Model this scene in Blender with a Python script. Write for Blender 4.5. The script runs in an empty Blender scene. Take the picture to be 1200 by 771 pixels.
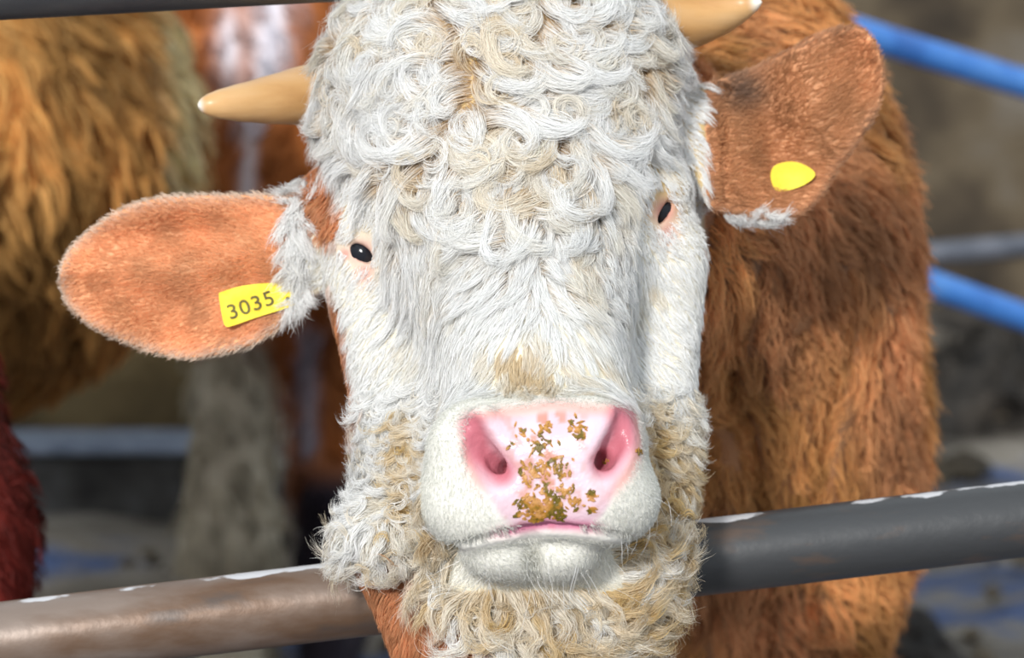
import bpy, math, random
import numpy as np
import openvdb as vdb
from mathutils import Matrix, Vector
from mathutils.kdtree import KDTree

rng = np.random.default_rng(7)
random.seed(7)
SC = bpy.context.scene
C = SC.collection
PI = math.pi

# ------------------------------------------------------------------ camera, world, light
CAM_H = 1.75
PITCH = math.radians(12.0)
CP, SP = math.cos(PITCH), math.sin(PITCH)
F = 3445.0                                   # focal length in pixels of the 1200 x 771 frame
CX, CY = 600.0, 385.5
cam_d = bpy.data.cameras.new('camera')
cam = bpy.data.objects.new('camera', cam_d)
C.objects.link(cam)
cam.location = (0, 0, CAM_H)
cam.rotation_euler = (PI / 2 - PITCH, 0, 0)
cam_d.sensor_width = 36.0
cam_d.lens = F / 1200.0 * 36.0
cam_d.clip_start = 0.05
cam_d.clip_end = 60
cam_d.dof.use_dof = True
cam_d.dof.focus_distance = 2.20
cam_d.dof.aperture_fstop = 5.6
SC.camera = cam

world = bpy.data.worlds.new('world')
SC.world = world
world.use_nodes = True
wn = world.node_tree.nodes
wl = world.node_tree.links
bg = wn['Background']
tc = wn.new('ShaderNodeTexCoord')
sep = wn.new('ShaderNodeSeparateXYZ')
ramp = wn.new('ShaderNodeValToRGB')
wl.new(tc.outputs['Generated'], sep.inputs[0])
wl.new(sep.outputs['Z'], ramp.inputs[0])
ramp.color_ramp.elements[0].position = 0.0
ramp.color_ramp.elements[0].color = (0.50, 0.52, 0.55, 1)
ramp.color_ramp.elements[1].position = 0.8
ramp.color_ramp.elements[1].color = (0.86, 0.94, 1.0, 1)
wl.new(ramp.outputs[0], bg.inputs['Color'])
bg.inputs['Strength'].default_value = 1.1

sun_d = bpy.data.lights.new('sun', 'SUN')
sun_d.energy = 3.3
sun_d.angle = math.radians(6)
sun_d.color = (1.0, 0.975, 0.94)
sun = bpy.data.objects.new('sun', sun_d)
C.objects.link(sun)
sun_dir = Vector((0.26, 0.90, -0.48))        # the way the light travels
sun.rotation_euler = sun_dir.to_track_quat('-Z', 'Y').to_euler()
sun.location = (-1.5, -1, 4)

vs = SC.view_settings
vs.view_transform = 'Standard'
vs.look = 'None'
vs.gamma = 1
vs.use_curve_mapping = False
vs.exposure = 0.08
SC.cycles.max_bounces = 8
SC.cycles.diffuse_bounces = 4
SC.cycles.transparent_max_bounces = 4

# ------------------------------------------------------------------ frames
# "view metres": u right, v up, w away, measured from the camera's standpoint (a rigid turn of the world)
def V(px, py, d):
    return np.array([(px - CX) / F * d, (CY - py) / F * d, d])
def to_world(p):
    p = np.asarray(p, dtype=np.float64)
    u, v, w = p[..., 0], p[..., 1], p[..., 2]
    return np.stack([u, w * CP + v * SP, CAM_H - w * SP + v * CP], -1)
def to_view(p):
    p = np.asarray(p, dtype=np.float64)
    x, y, z = p[..., 0], p[..., 1], p[..., 2] - CAM_H
    return np.stack([x, y * SP + z * CP, y * CP - z * SP], -1)
def pix(p):
    return CX + F * p[..., 0] / p[..., 2], CY - F * p[..., 1] / p[..., 2]
def R_(rpx, d):
    return rpx / F * d
DOWN = np.array([0, -CP, SP])                # world down in view metres

# ------------------------------------------------------------------ numeric helpers
def nrm(a):
    return a / np.maximum(np.linalg.norm(a, axis=-1, keepdims=True), 1e-9)
class Field:                                  # smooth random field
    def __init__(s, seed, freq, n=9):
        r = np.random.default_rng(seed)
        s.k = nrm(r.normal(size=(n, 3))) * (freq * 2 * PI * r.uniform(.6, 1.5, (n, 1)))
        s.p = r.uniform(0, 2 * PI, n)
        s.n = n
    def __call__(s, p):
        return np.sin(p @ s.k.T + s.p).sum(-1) * (1.6 / math.sqrt(s.n))
def sst(a, b, x):
    t = np.clip((x - a) / (b - a), 0, 1)
    return t * t * (3 - 2 * t)
def smin(a, b, k):
    h = np.maximum(k - np.abs(a - b), 0) / k
    return np.minimum(a, b) - h * h * k * .25
def smax(a, b, k):
    return -smin(-a, -b, k)
def ell(c, r, rot=None):
    c = np.asarray(c, float); r = np.asarray(r, float)
    def f(p):
        q = p - c
        if rot is not None:
            q = q @ rot
        k0 = np.linalg.norm(q / r, axis=-1)
        k1 = np.linalg.norm(q / (r * r), axis=-1)
        return k0 * (k0 - 1) / np.maximum(k1, 1e-6)
    f.box = (c, float(max(r)))
    return f
def cone(a, b, ra, rb):
    a = np.asarray(a, float); b = np.asarray(b, float)
    ba = b - a; bb = ba @ ba
    def f(p):
        t = np.clip((p - a) @ ba / bb, 0, 1)
        return np.linalg.norm(p - (a + t[:, None] * ba), axis=-1) - (ra + (rb - ra) * t)
    f.box = ((a + b) / 2, math.sqrt(bb) / 2 + max(ra, rb))
    return f
def rbox(c, h, r, rot=None):
    c = np.asarray(c, float); h = np.asarray(h, float)
    def f(p):
        q = p - c
        if rot is not None:
            q = q @ rot
        q = np.abs(q) - (h - r)
        return np.linalg.norm(np.maximum(q, 0), axis=-1) + np.minimum(q.max(-1), 0) - r
    f.box = (c, float(np.linalg.norm(h)))
    return f
def rotz(deg):
    a = math.radians(deg)
    return np.array([[math.cos(a), -math.sin(a), 0], [math.sin(a), math.cos(a), 0], [0, 0, 1.]])
def roty(deg):
    a = math.radians(deg)
    return np.array([[math.cos(a), 0, math.sin(a)], [0, 1, 0], [-math.sin(a), 0, math.cos(a)]])
def poly_sdf(poly, q):
    d = np.full(len(q), 1e9); s = np.ones(len(q))
    n = len(poly)
    for i in range(n):
        a, b = poly[i], poly[i - 1]
        e = b - a; w = q - a
        t = np.clip((w @ e) / (e @ e), 0, 1)
        d = np.minimum(d, ((w - t[:, None] * e) ** 2).sum(-1))
        c1 = q[:, 1] >= a[1]; c2 = q[:, 1] < b[1]; c3 = e[0] * w[:, 1] > e[1] * w[:, 0]
        s = np.where((c1 & c2 & c3) | (~c1 & ~c2 & ~c3), -s, s)
    return s * np.sqrt(d)
def chaikin(P, k=2):
    P = np.array(P, float)
    for _ in range(k):
        Q = np.roll(P, -1, 0)
        P = np.stack([P * .75 + Q * .25, P * .25 + Q * .75], 1).reshape(-1, 2)
    return P
def leafy(poly_px, d, th, bend):
    """a thin shaped flap (an ear): outline in pixels at distance d, thickness th, bend(u, v) = its depth"""
    P = chaikin(poly_px)
    P = np.stack([(P[:, 0] - CX) / F * d, (CY - P[:, 1]) / F * d], 1)
    c2 = P.mean(0); rad = np.linalg.norm(P - c2, axis=1).max() + .03
    def f(p):
        q = p[:, :2] * (d / p[:, 2:3])
        out = np.maximum(np.linalg.norm(q - c2, axis=1) - rad, np.abs(p[:, 2] - d) - .07) + .02
        m = out < .05
        if m.any():
            qm = q[m]
            s = poly_sdf(P, qm) + th
            z = np.abs(p[m, 2] - bend(qm)) * .8
            t = th * (.55 + .45 * sst(-.0, -.05, s))
            out[m] = np.sqrt(np.maximum(s, 0) ** 2 + z ** 2) - t
        return out
    f.box = (np.array([c2[0], c2[1], d]), rad + .06)
    return f

def make_sdf(adds, cuts=()):
    """adds: list of (fn, k) blended in turn; cuts: list of (fn, k) taken away"""
    def f(p):
        d = np.full(len(p), 5.0)
        for fn, k in adds:
            c, r = fn.box
            lo = np.linalg.norm(p - c, axis=-1) - r      # a cheap bound first
            m = lo < np.minimum(d + k, .30)
            if m.any():
                d[m] = smin(d[m], fn(p[m]), k)
            d[~m] = np.minimum(d[~m], np.maximum(lo[~m], .05))
        for fn, k in cuts:
            c, r = fn.box
            m = (np.linalg.norm(p - c, axis=-1) < r + .03)
            if m.any():
                d[m] = smax(d[m], -fn(p[m]), k)
        return d
    return f
def grad(f, p, e=.0015):
    k = np.array([[1, -1, -1], [-1, -1, 1], [-1, 1, -1], [1, 1, 1.]])
    g = 0
    for kk in k:
        g = g + kk * f(p + kk * e)[:, None]
    return nrm(g)
def axis(lo, hi, a, b, h, g=1.07, hmax=.016):
    """sample positions from lo to hi, step h between a and b, growing outside"""
    core = list(np.arange(a, b, h))
    s = h; x = core[-1]; up = []
    while x < hi:
        s = min(s * g, hmax); x += s; up.append(x)
    s = h; x = core[0]; dn = []
    while x > lo:
        s = min(s * g, hmax); x -= s; dn.append(x)
    return np.array(dn[::-1] + core + up)
def extract(f, ax):
    """the surface f = 0 as quads on a stretched grid"""
    B = 8
    ax = [np.concatenate([a, a[-1] + (np.arange((-len(a)) % B) + 1) * (a[-1] - a[-2])]) for a in ax]
    n = [len(a) for a in ax]
    D = np.empty(n, np.float32)
    cen = [a.reshape(-1, B).mean(1) for a in ax]
    ext = [a.reshape(-1, B)[:, -1] - a.reshape(-1, B)[:, 0] + (a[1] - a[0]) * 2 for a in ax]
    g = np.stack(np.meshgrid(*cen, indexing='ij'), -1).reshape(-1, 3)
    e = np.stack(np.meshgrid(*ext, indexing='ij'), -1).reshape(-1, 3)
    dc = np.concatenate([f(x) for x in np.array_split(g, max(1, len(g) // 200000))])
    act = np.abs(dc) < np.linalg.norm(e, axis=1) * .5 * 1.15 + .012
    nb = [m // B for m in n]
    Dv = D.reshape(nb[0], B, nb[1], B, nb[2], B)
    Dv[:] = np.where(dc > 0, .1, -.1).reshape(nb[0], 1, nb[1], 1, nb[2], 1)
    idx = np.argwhere(act.reshape(nb))
    for ch in np.array_split(idx, max(1, len(idx) // 600)):
        X = ax[0].reshape(-1, B)[ch[:, 0]]; Y = ax[1].reshape(-1, B)[ch[:, 1]]; Z = ax[2].reshape(-1, B)[ch[:, 2]]
        m = len(ch)
        P = np.empty((m, B, B, B, 3))
        P[..., 0] = X[:, :, None, None]; P[..., 1] = Y[:, None, :, None]; P[..., 2] = Z[:, None, None, :]
        d = f(P.reshape(-1, 3)).reshape(m, B, B, B)
        Dv[ch[:, 0], :, ch[:, 1], :, ch[:, 2], :] = d
    np.clip(D, -.1, .1, out=D)
    G = vdb.FloatGrid(); G.background = .1
    G.copyFromArray(D)
    p, q = G.convertToQuads(0.0)
    for i in range(3):
        p[:, i] = np.interp(p[:, i], np.arange(n[i]), ax[i])
    p = p.astype(np.float64)
    # face winding: outward
    q = q.astype(np.int32)
    fn = np.cross(p[q[:, 2]] - p[q[:, 0]], p[q[:, 3]] - p[q[:, 1]])
    k = rng.integers(0, len(q), 400)
    c = p[q[k]].mean(1)
    if (f(c + nrm(fn[k]) * .002) < f(c - nrm(fn[k]) * .002)).mean() > .5:
        q = q[:, ::-1].copy()
    return p, q

# ------------------------------------------------------------------ objects
def link(name, data, parent=None):
    o = bpy.data.objects.new(name, data)
    C.objects.link(o)
    if parent is not None:
        o.parent = parent
    return o
def tag(o, label=None, cat=None, group=None, kind=None):
    if label: o['label'] = label
    if cat: o['category'] = cat
    if group: o['group'] = group
    if kind: o['kind'] = kind
    return o
def mesh_np(name, verts, quads, mat, parent=None, col=None, smooth=True, world_space=True):
    me = bpy.data.meshes.new(name)
    v = to_world(verts) if world_space else verts
    me.vertices.add(len(v)); me.vertices.foreach_set('co', np.ascontiguousarray(v, dtype=np.float32).ravel())
    nq = len(quads); k = quads.shape[1]
    me.loops.add(nq * k); me.loops.foreach_set('vertex_index', np.ascontiguousarray(quads, dtype=np.int32).ravel())
    me.polygons.add(nq)
    me.polygons.foreach_set('loop_start', np.arange(0, nq * k, k, dtype=np.int32))
    if col is not None:
        a = me.color_attributes.new('Col', 'FLOAT_COLOR', 'POINT')
        cc = np.ones((len(v), 4), np.float32); cc[:, :np.shape(col)[-1]] = col
        a.data.foreach_set('color', cc.ravel())
    me.update(calc_edges=True)
    me.polygons.foreach_set('use_smooth', np.full(nq, smooth))
    me.materials.append(mat)
    return link(name, me, parent)

def new_mat(name):
    m = bpy.data.materials.new(name); m.use_nodes = True
    nt = m.node_tree
    return m, nt, nt.nodes['Principled BSDF']
def N(nt, kind, **kw):
    n = nt.nodes.new(kind)
    for k, v in kw.items():
        setattr(n, k, v)
    return n
def noise_mat(name, cols, scale=8, detail=6, rough=.7, bump=.3, bscale=None, metallic=0, stretch=(1, 1, 1), pos=None, dist=.02, spec=.3):
    m, nt, bs = new_mat(name)
    L = nt.links
    t = N(nt, 'ShaderNodeTexCoord'); mp = N(nt, 'ShaderNodeMapping'); mp.inputs['Scale'].default_value = stretch
    L.new(t.outputs['Object'], mp.inputs[0])
    nz = N(nt, 'ShaderNodeTexNoise'); nz.inputs['Scale'].default_value = scale; nz.inputs['Detail'].default_value = detail
    L.new(mp.outputs[0], nz.inputs['Vector'])
    r = N(nt, 'ShaderNodeValToRGB'); e = r.color_ramp.elements
    k = len(cols)
    for i, c in enumerate(cols):
        x = pos[i] if pos else .3 + .4 * i / max(1, k - 1)
        if i == 0: e[0].position = x; e[0].color = (*c, 1)
        elif i == 1: e[1].position = x; e[1].color = (*c, 1)
        else:
            q = e.new(x); q.color = (*c, 1)
    L.new(nz.outputs['Fac'], r.inputs[0]); L.new(r.outputs[0], bs.inputs['Base Color'])
    n2 = N(nt, 'ShaderNodeTexNoise'); n2.inputs['Scale'].default_value = bscale or scale * 4; n2.inputs['Detail'].default_value = 8
    L.new(mp.outputs[0], n2.inputs['Vector'])
    b = N(nt, 'ShaderNodeBump'); b.inputs['Strength'].default_value = bump; b.inputs['Distance'].default_value = dist
    L.new(n2.outputs['Fac'], b.inputs['Height']); L.new(b.outputs[0], bs.inputs['Normal'])
    bs.inputs['Roughness'].default_value = rough; bs.inputs['Metallic'].default_value = metallic
    bs.inputs['Specular IOR Level'].default_value = spec
    return m
def col_mat(name, rough=.6, spec=.3, bump=0, bscale=300, trans=0.0, gloss_rough=.35, sss=0):
    """colour from the mesh's own colour attribute"""
    m, nt, bs = new_mat(name); L = nt.links
    a = N(nt, 'ShaderNodeAttribute', attribute_name='Col')
    L.new(a.outputs['Color'], bs.inputs['Base Color'])
    bs.inputs['Roughness'].default_value = rough; bs.inputs['Specular IOR Level'].default_value = spec
    if name == 'hide':
        ml = N(nt, 'ShaderNodeMath', operation='MULTIPLY'); ml.inputs[1].default_value = rough
        L.new(a.outputs['Alpha'], ml.inputs[0]); L.new(ml.outputs[0], bs.inputs['Roughness'])
    if bump:
        t = N(nt, 'ShaderNodeTexCoord'); nz = N(nt, 'ShaderNodeTexNoise'); nz.inputs['Scale'].default_value = bscale
        L.new(t.outputs['Object'], nz.inputs['Vector'])
        b = N(nt, 'ShaderNodeBump'); b.inputs['Strength'].default_value = bump; b.inputs['Distance'].default_value = .003
        L.new(nz.outputs['Fac'], b.inputs['Height']); L.new(b.outputs[0], bs.inputs['Normal'])
    if trans:
        tr = N(nt, 'ShaderNodeBsdfTranslucent'); L.new(a.outputs['Color'], tr.inputs['Color'])
        mx = N(nt, 'ShaderNodeMixShader'); mx.inputs[0].default_value = trans
        L.new(bs.outputs[0], mx.inputs[1]); L.new(tr.outputs[0], mx.inputs[2])
        L.new(mx.outputs[0], nt.nodes['Material Output'].inputs['Surface'])
    return m
M_skin = col_mat('hide', .62, .25, .25, 220)
M_hair = col_mat('hair', .45, .3, trans=.45)
M_fur = col_mat('fur', .6, .15, trans=.30)

# bars and tubes along a path (view metres or world)
def tube(name, pts, rad, mat, parent=None, seg=24, world=False, cap=True, sub=1):
    pts = np.array([np.asarray(p, float) for p in pts])
    rad = np.broadcast_to(np.asarray(rad, float), (len(pts),)).copy()
    T = nrm(np.gradient(pts, axis=0))
    ref = np.array([0, 0, 1.]) if abs(T[0] @ np.array([0, 0, 1.])) < .9 else np.array([0, 1., 0])
    A = nrm(np.cross(T, ref)); Bn = np.cross(T, A)
    th = np.linspace(0, 2 * PI, seg, endpoint=False)
    v = pts[:, None] + rad[:, None, None] * (np.cos(th)[None, :, None] * A[:, None] + np.sin(th)[None, :, None] * Bn[:, None])
    n = len(pts)
    i, j = np.meshgrid(np.arange(n - 1), np.arange(seg), indexing='ij')
    a = i * seg + j; b = i * seg + (j + 1) % seg
    q = np.stack([a, a + seg, b + seg, b], -1).reshape(-1, 4)
    v = v.reshape(-1, 3)
    vv = to_world(v) if not world else v
    me = bpy.data.meshes.new(name)
    faces = q.tolist()
    if cap:
        faces += [list(range(seg)), list(range((n - 1) * seg, n * seg))[::-1]]
    me.from_pydata(vv.tolist(), [], faces); me.update()
    for p in me.polygons: p.use_smooth = len(p.vertices) == 4
    me.materials.append(mat)
    return link(name, me, parent)

#@@SETTING
# ------------------------------------------------------------------ setting
M_floor = noise_mat('yard_floor', [(.03, .027, .025), (.13, .115, .095), (.22, .20, .17), (.06, .10, .22), (.12, .115, .11)], 1.1, 4.5, .5, .7, 12, pos=[.34, .42, .50, .54, .64], dist=.05, stretch=(1, 1.6, 1))  # the blue stop paints the floor's reflected blue sheen into its colour
M_wall = noise_mat('stained_wall', [(.025, .02, .015), (.055, .042, .028), (.10, .078, .05), (.14, .125, .105)], 3.0, 8, .9, .6, 30, pos=[.35, .45, .55, .7])
M_wall2 = noise_mat('brown_boards', [(.06, .042, .02), (.14, .10, .045), (.22, .165, .08)], 4.0, 6, .9, .5, 30)
M_kerb = noise_mat('kerb', [(.015, .014, .014), (.05, .048, .045), (.10, .10, .10)], 9, 6, .8, .6, 40)
M_ledge = noise_mat('ledge_metal', [(.16, .20, .27), (.32, .38, .48)], 20, 4, .4, .2)

def grid_floor():
    xs = np.linspace(-5, 5, 200); ys = np.linspace(-1.5, 9.2, 220)
    X, Y = np.meshgrid(xs, ys, indexing='ij')
    P = np.stack([X, Y, X * 0], -1).reshape(-1, 3)
    f1, f2 = Field(3, .7), Field(4, 3.0)
    P[:, 2] = -.03 + .012 * f1(P) + .010 * f2(P)
    n, m = X.shape
    i, j = np.meshgrid(np.arange(n - 1), np.arange(m - 1), indexing='ij')
    a = i * m + j
    q = np.stack([a, a + m, a + m + 1, a + 1], -1).reshape(-1, 4)
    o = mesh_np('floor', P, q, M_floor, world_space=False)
    tag(o, kind='structure')
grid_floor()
def box_mesh(name, lo, hi, mat, parent=None, bev=.01, kind=None):
    import bmesh
    bm = bmesh.new()
    bmesh.ops.create_cube(bm, size=1)
    for v in bm.verts:
        v.co = Vector([lo[i] + (v.co[i] + .5) * (hi[i] - lo[i]) for i in range(3)])
    bmesh.ops.bevel(bm, geom=bm.edges[:], offset=bev, segments=2, affect='EDGES')
    me = bpy.data.meshes.new(name); bm.to_mesh(me); bm.free()
    me.materials.append(mat)
    o = link(name, me, parent)
    if kind: o['kind'] = kind
    return o
box_mesh('wall_back', (-5, 8.6, -.1), (5, 8.9, 2.6), M_wall, kind='structure')
#@@BULL
# ------------------------------------------------------------------ the bull: one skin
EYE_L, EYE_R = V(423, 296, 2.322), V(779, 248, 2.330)
ear_l_poly = [(352, 228), (300, 223), (230, 224), (170, 228), (120, 252), (80, 285), (64, 318), (70, 352), (100, 385), (150, 408), (210, 426), (262, 420), (315, 402), (350, 372), (385, 330), (385, 260)]
ear_r_poly = [(812, 100), (850, 84), (890, 74), (930, 50), (965, 31), (1000, 24), (1030, 42), (1041, 85), (1036, 125), (1012, 165), (985, 200), (965, 232), (940, 258), (900, 262), (860, 262), (812, 240)]
fe1, fe2 = Field(11, 14, 6), Field(12, 9, 6)
def bend_l(q):
    u, v = q[:, 0], q[:, 1]
    c = V(205, 322, 2.38)
    x = (u - c[0]) / .09; y = (v - c[1]) / .062
    p3 = np.stack([u * .6 + v, v - u * .5, u * 0], -1)
    return 2.385 + .018 * (1 - np.clip(y * y, 0, 1.6)) * (.7 + .3 * x) - .012 * x + .0065 * fe1(p3) * sst(1.1, .4, np.abs(y)) 
def bend_r(q):
    u, v = q[:, 0], q[:, 1]
    c = V(930, 150, 2.42)
    x = (u - c[0]) / .07; y = (v - c[1]) / .075
    p3 = np.stack([u, v, u * 0], -1)
    hollow = .030 * np.exp(-((x + 1.05) / .45) ** 2 - ((y - .62) / .30) ** 2)
    return 2.415 + .018 * (1 - np.clip(x * x, 0, 1.5)) + .02 * (x * .5) + hollow + .007 * fe2(p3)
HEAD = [
    (ell(V(588, 128, 2.385), (R_(205, 2.385), R_(200, 2.385), .118)), .02),
    (ell(V(598, 270, 2.385), (R_(202, 2.385), R_(150, 2.385), .122)), .05),
    (ell(V(609, 400, 2.405), (R_(199, 2.405), R_(190, 2.405), .125)), .05),
    (cone(V(601, 235, 2.345), V(634, 505, 2.185), .088, .064), .05),
    (ell(V(613, 530, 2.325), (R_(188, 2.325), R_(112, 2.325), .115)), .05),
    (rbox(V(631, 548, 2.150), (R_(129, 2.09), R_(86, 2.10), .072), .040, rotz(2) @ roty(5)), .018),
    (ell(V(562, 590, 2.125), (R_(66, 2.1), R_(50, 2.1), .040)), .02),
    (ell(V(716, 588, 2.135), (R_(56, 2.1), R_(48, 2.1), .040)), .02),
    (ell(V(622, 640, 2.165), (R_(80, 2.15), R_(40, 2.15), .050)), .012),
    (ell(V(588, 646, 2.150), (R_(46, 2.15), R_(33, 2.15), .042)), .010),
    (ell(V(656, 646, 2.150), (R_(46, 2.15), R_(34, 2.15), .042)), .010),
    (ell(V(632, 705, 2.235), (R_(125, 2.235), R_(112, 2.235), .062)), .04),
    (ell(V(548, 745, 2.245), (R_(62, 2.245), R_(110, 2.245), .050)), .04),
    (ell(V(455, 615, 2.27), (R_(52, 2.27), R_(40, 2.27), .045)), .03),
    (cone(V(452, 668, 2.275), V(535, 800, 2.255), .020, .034), .03),
    (ell(V(762, 600, 2.27), (R_(42, 2.27), R_(60, 2.27), .045)), .03),
    (ell(V(700, 690, 2.25), (R_(70, 2.27), R_(60, 2.27), .05)), .03),
    # brow and cheek swellings
    (cone(V(400, 276, 2.350), V(446, 300, 2.318), .010, .008), .008),
    (ell(V(418, 276, 2.345), (R_(34, 2.34), R_(20, 2.34), .026), rotz(-30)), .02),
    (ell(V(784, 226, 2.350), (R_(26, 2.34), R_(20, 2.34), .026), rotz(50)), .02),
    (cone(V(430, 330, 2.355), V(470, 520, 2.30), .030, .026), .03),
    (cone(V(782, 300, 2.355), V(770, 520, 2.31), .028, .024), .03),
    # nostril wings
    (cone(V(566, 492, 2.092), V(611, 545, 2.096), .011, .011), .006),
    (cone(V(712, 490, 2.094), V(680, 538, 2.096), .010, .011), .006),
    # ear roots, ears
    (cone(V(420, 250, 2.42), V(350, 290, 2.405), .050, .038), .02),
    (cone(V(790, 170, 2.44), V(835, 175, 2.44), .055, .042), .02),
    (leafy(ear_l_poly, 2.385, .0062, bend_l), .016),
    (leafy(ear_r_poly, 2.42, .0062, bend_r), .016),
]
BODY = [
    (cone(V(630, 250, 2.58), V(800, 300, 2.90), .165, .20), .06),
    (ell(V(834, 345, 3.00), (.196, .370, .26)), .08),
    (ell(V(864, 500, 3.00), (.172, .150, .20)), .06),
    (ell(V(800, 560, 3.05), (.23, .25, .22)), .06),
    (ell(to_view((.20, 3.75, 1.02)), (.29, .37, .80)), .10),
    (ell(to_view((.20, 4.45, 1.08)), (.25, .30, .32)), .08),
    (cone(V(905, 640, 3.00), to_view((.285, 3.05, .50)), .125, .062), .06),
    (cone(to_view((.285, 3.05, .50)), to_view((.285, 3.08, .09)), .058, .045), .03),
    (cone(to_view((.285, 3.06, .10)), to_view((.285, 3.03, .04)), .052, .062), .02),
    (cone(to_view((.05, 3.10, .80)), to_view((.06, 3.12, .50)), .115, .062), .06),
    (cone(to_view((.06, 3.12, .50)), to_view((.06, 3.15, .09)), .058, .045), .03),
    (cone(to_view((.06, 3.13, .10)), to_view((.06, 3.10, .04)), .052, .062), .02),
]
for sx in (.05, .36):
    BODY += [(cone(to_view((sx, 4.45, .85)), to_view((sx, 4.62, .50)), .14, .065), .05),
             (cone(to_view((sx, 4.62, .50)), to_view((sx, 4.52, .09)), .058, .042), .03),
             (cone(to_view((sx, 4.52, .10)), to_view((sx, 4.49, .04)), .050, .060), .02)]
def path_cuts(pts, k):
    out = []
    for (a, b) in zip(pts[:-1], pts[1:]):
        out.append((cone(V(*a[:3]), V(*b[:3]), R_(a[3], 2.1), R_(b[3], 2.1)), k))
    return out
_hd = make_sdf(HEAD)
def on_head(x, y, lo=2.02, hi=2.45):
    ds = np.arange(lo, hi, .0008)
    q = np.stack([(x - CX) / F * ds, (CY - y) / F * ds, ds], -1)
    h = _hd(q) < 0
    return float(ds[np.argmax(h)]) if h.any() else hi
EYE_L = V(423, 296, on_head(423, 296) + .002); EYE_R = V(779, 248, on_head(779, 248) + .002)
CUTS = []
def on_path(pts, k):
    return path_cuts([(x, y, on_head(x, y) + o, q) for x, y, q, o in pts], k)
CUTS += on_path([(553, 499, 9, -.002), (561, 527, 18, -.004), (580, 551, 20, -.004)], .007)
CUTS += on_path([(559, 510, 6, .002), (570, 527, 9, .007), (584, 542, 12, .012), (594, 550, 12, .018), (600, 550, 10, .034)], .003)
CUTS += on_path([(731, 491, 9, -.002), (728, 520, 18, -.004), (712, 545, 19, -.004)], .007)
CUTS += on_path([(727, 505, 8, .004), (718, 522, 12, .010), (706, 538, 14, .014), (698, 540, 10, .034)], .003)
_m = [(505, 641), (530, 637), (560, 630), (590, 623), (615, 619), (640, 616), (665, 617), (700, 621), (730, 626), (760, 630)]
CUTS += path_cuts([(x, y, on_head(x, y) + .003, 5.5) for x, y in _m], .004)
CUTS += on_path([(622, 628, 4, .0), (623, 655, 6, .0), (624, 685, 6, .0)], .008)
CUTS += [(ell(EYE_L + [0, 0, -.002], (.0118, .0060, .016), rotz(-35)), .002),
         (ell(EYE_R + [0, 0, -.002], (.0118, .0034, .016), rotz(62)), .002)]
fw0 = Field(81, 5)
def wrinkle(f):
    def g(p):
        d = f(p)
        m = (p[:, 2] > 2.52) & (p[:, 2] < 3.5) & (np.abs(d) < .08)
        if m.any():
            q = p[m]; x, y = pix(q)
            k = x + 26 * fw0(q * [1, .35, 1]) + (y - 400) * .06
            s_ = np.maximum(0, np.sin(k / 15.5)) ** 3
            d[m] += .016 * s_ * sst(230, 400, y) * sst(1060, 960, x) * sst(2.52, 2.62, q[:, 2])
        return d
    return g
CUTS += [(ell(V(853, 106, on_head(853, 106, 2.3, 2.5)), (R_(24, 2.4), R_(13, 2.4), .010), rotz(15)), .006),
         (cone(V(843, 128, on_head(843, 128, 2.3, 2.5)), V(848, 236, on_head(848, 236, 2.3, 2.5)), .0035, .0030), .005)]
bull_sdf = wrinkle(make_sdf(HEAD + BODY, CUTS))
skin_only = wrinkle(make_sdf(HEAD + BODY))
axes = [axis(-.50, .60, -.375, .315, .0026), axis(-1.75, .55, -.27, .31, .0026), axis(1.98, 5.1, 2.035, 2.50, .0026)]
bp, bq = extract(bull_sdf, axes)
print('bull', len(bp), len(bq), [len(a) for a in axes])

# where things are on the hide ------------------------------------------------
def lin(r, g, b):
    f = lambda c: ((c / 255 + .055) / 1.055) ** 2.4 if c > 10 else c / 255 / 12.92
    return np.array([f(r), f(g), f(b)])
WHITE = lin(246, 246, 244); CREAM = lin(236, 224, 184); TAN = lin(202, 160, 82)
BROWN = lin(204, 146, 102); ORANGE = lin(232, 168, 122); DBROWN = lin(120, 62, 28)
PINK = lin(218, 190, 200); DPINK = lin(188, 108, 120); ROSE = lin(220, 150, 140)
def inpoly(poly, x, y):
    return poly_sdf(np.array(poly, float), np.stack([x, y], -1))
NOSE = chaikin([(546, 492), (575, 484), (620, 480), (650, 474), (700, 482), (738, 476), (750, 510), (744, 545), (722, 572), (700, 612), (640, 616), (590, 614), (575, 590), (548, 548)])
fst = Field(26, 75)
fcol, fcol2, fcol3 = Field(21, 9), Field(22, 25), Field(23, 4)
def is_ear(x, y, w):
    left = (x < 345) & (y > 210) & (y < 440) & (w < 2.5)
    right = (x > 826) & (y < 268) & (w < 2.5)
    return left, right
def head_edge_left(y):
    return np.interp(y, [-200, 100, 200, 300, 360, 420, 520, 600, 660, 771], [300, 300, 350, 380, 385, 400, 412, 380, 415, 500])
def white_mask(x, y, w):
    """1 where the coat is white"""
    m = sst(2.54, 2.44, w) * sst(834, 822, x)
    br = np.exp(-(((x - (372 + (y - 225) * .22)) / 27) ** 2 + ((y - 232) / 64) ** 2) * 1.0)      # brown temple
    m = m * (1 - sst(.35, .6, br))
    # brown along jaw rim and dewlap
    rim = sst(6, -4, x - np.interp(y, [300, 360, 480, 520, 560], [376, 398, 418, 414, 395])) * sst(330, 370, y) * sst(560, 520, y)
    dew = sst(8, -8, x - np.interp(y, [650, 665, 700, 771, 800], [450, 492, 515, 568, 580])) * sst(650, 662, y)
    return m * (1 - rim) * (1 - dew)
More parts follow.
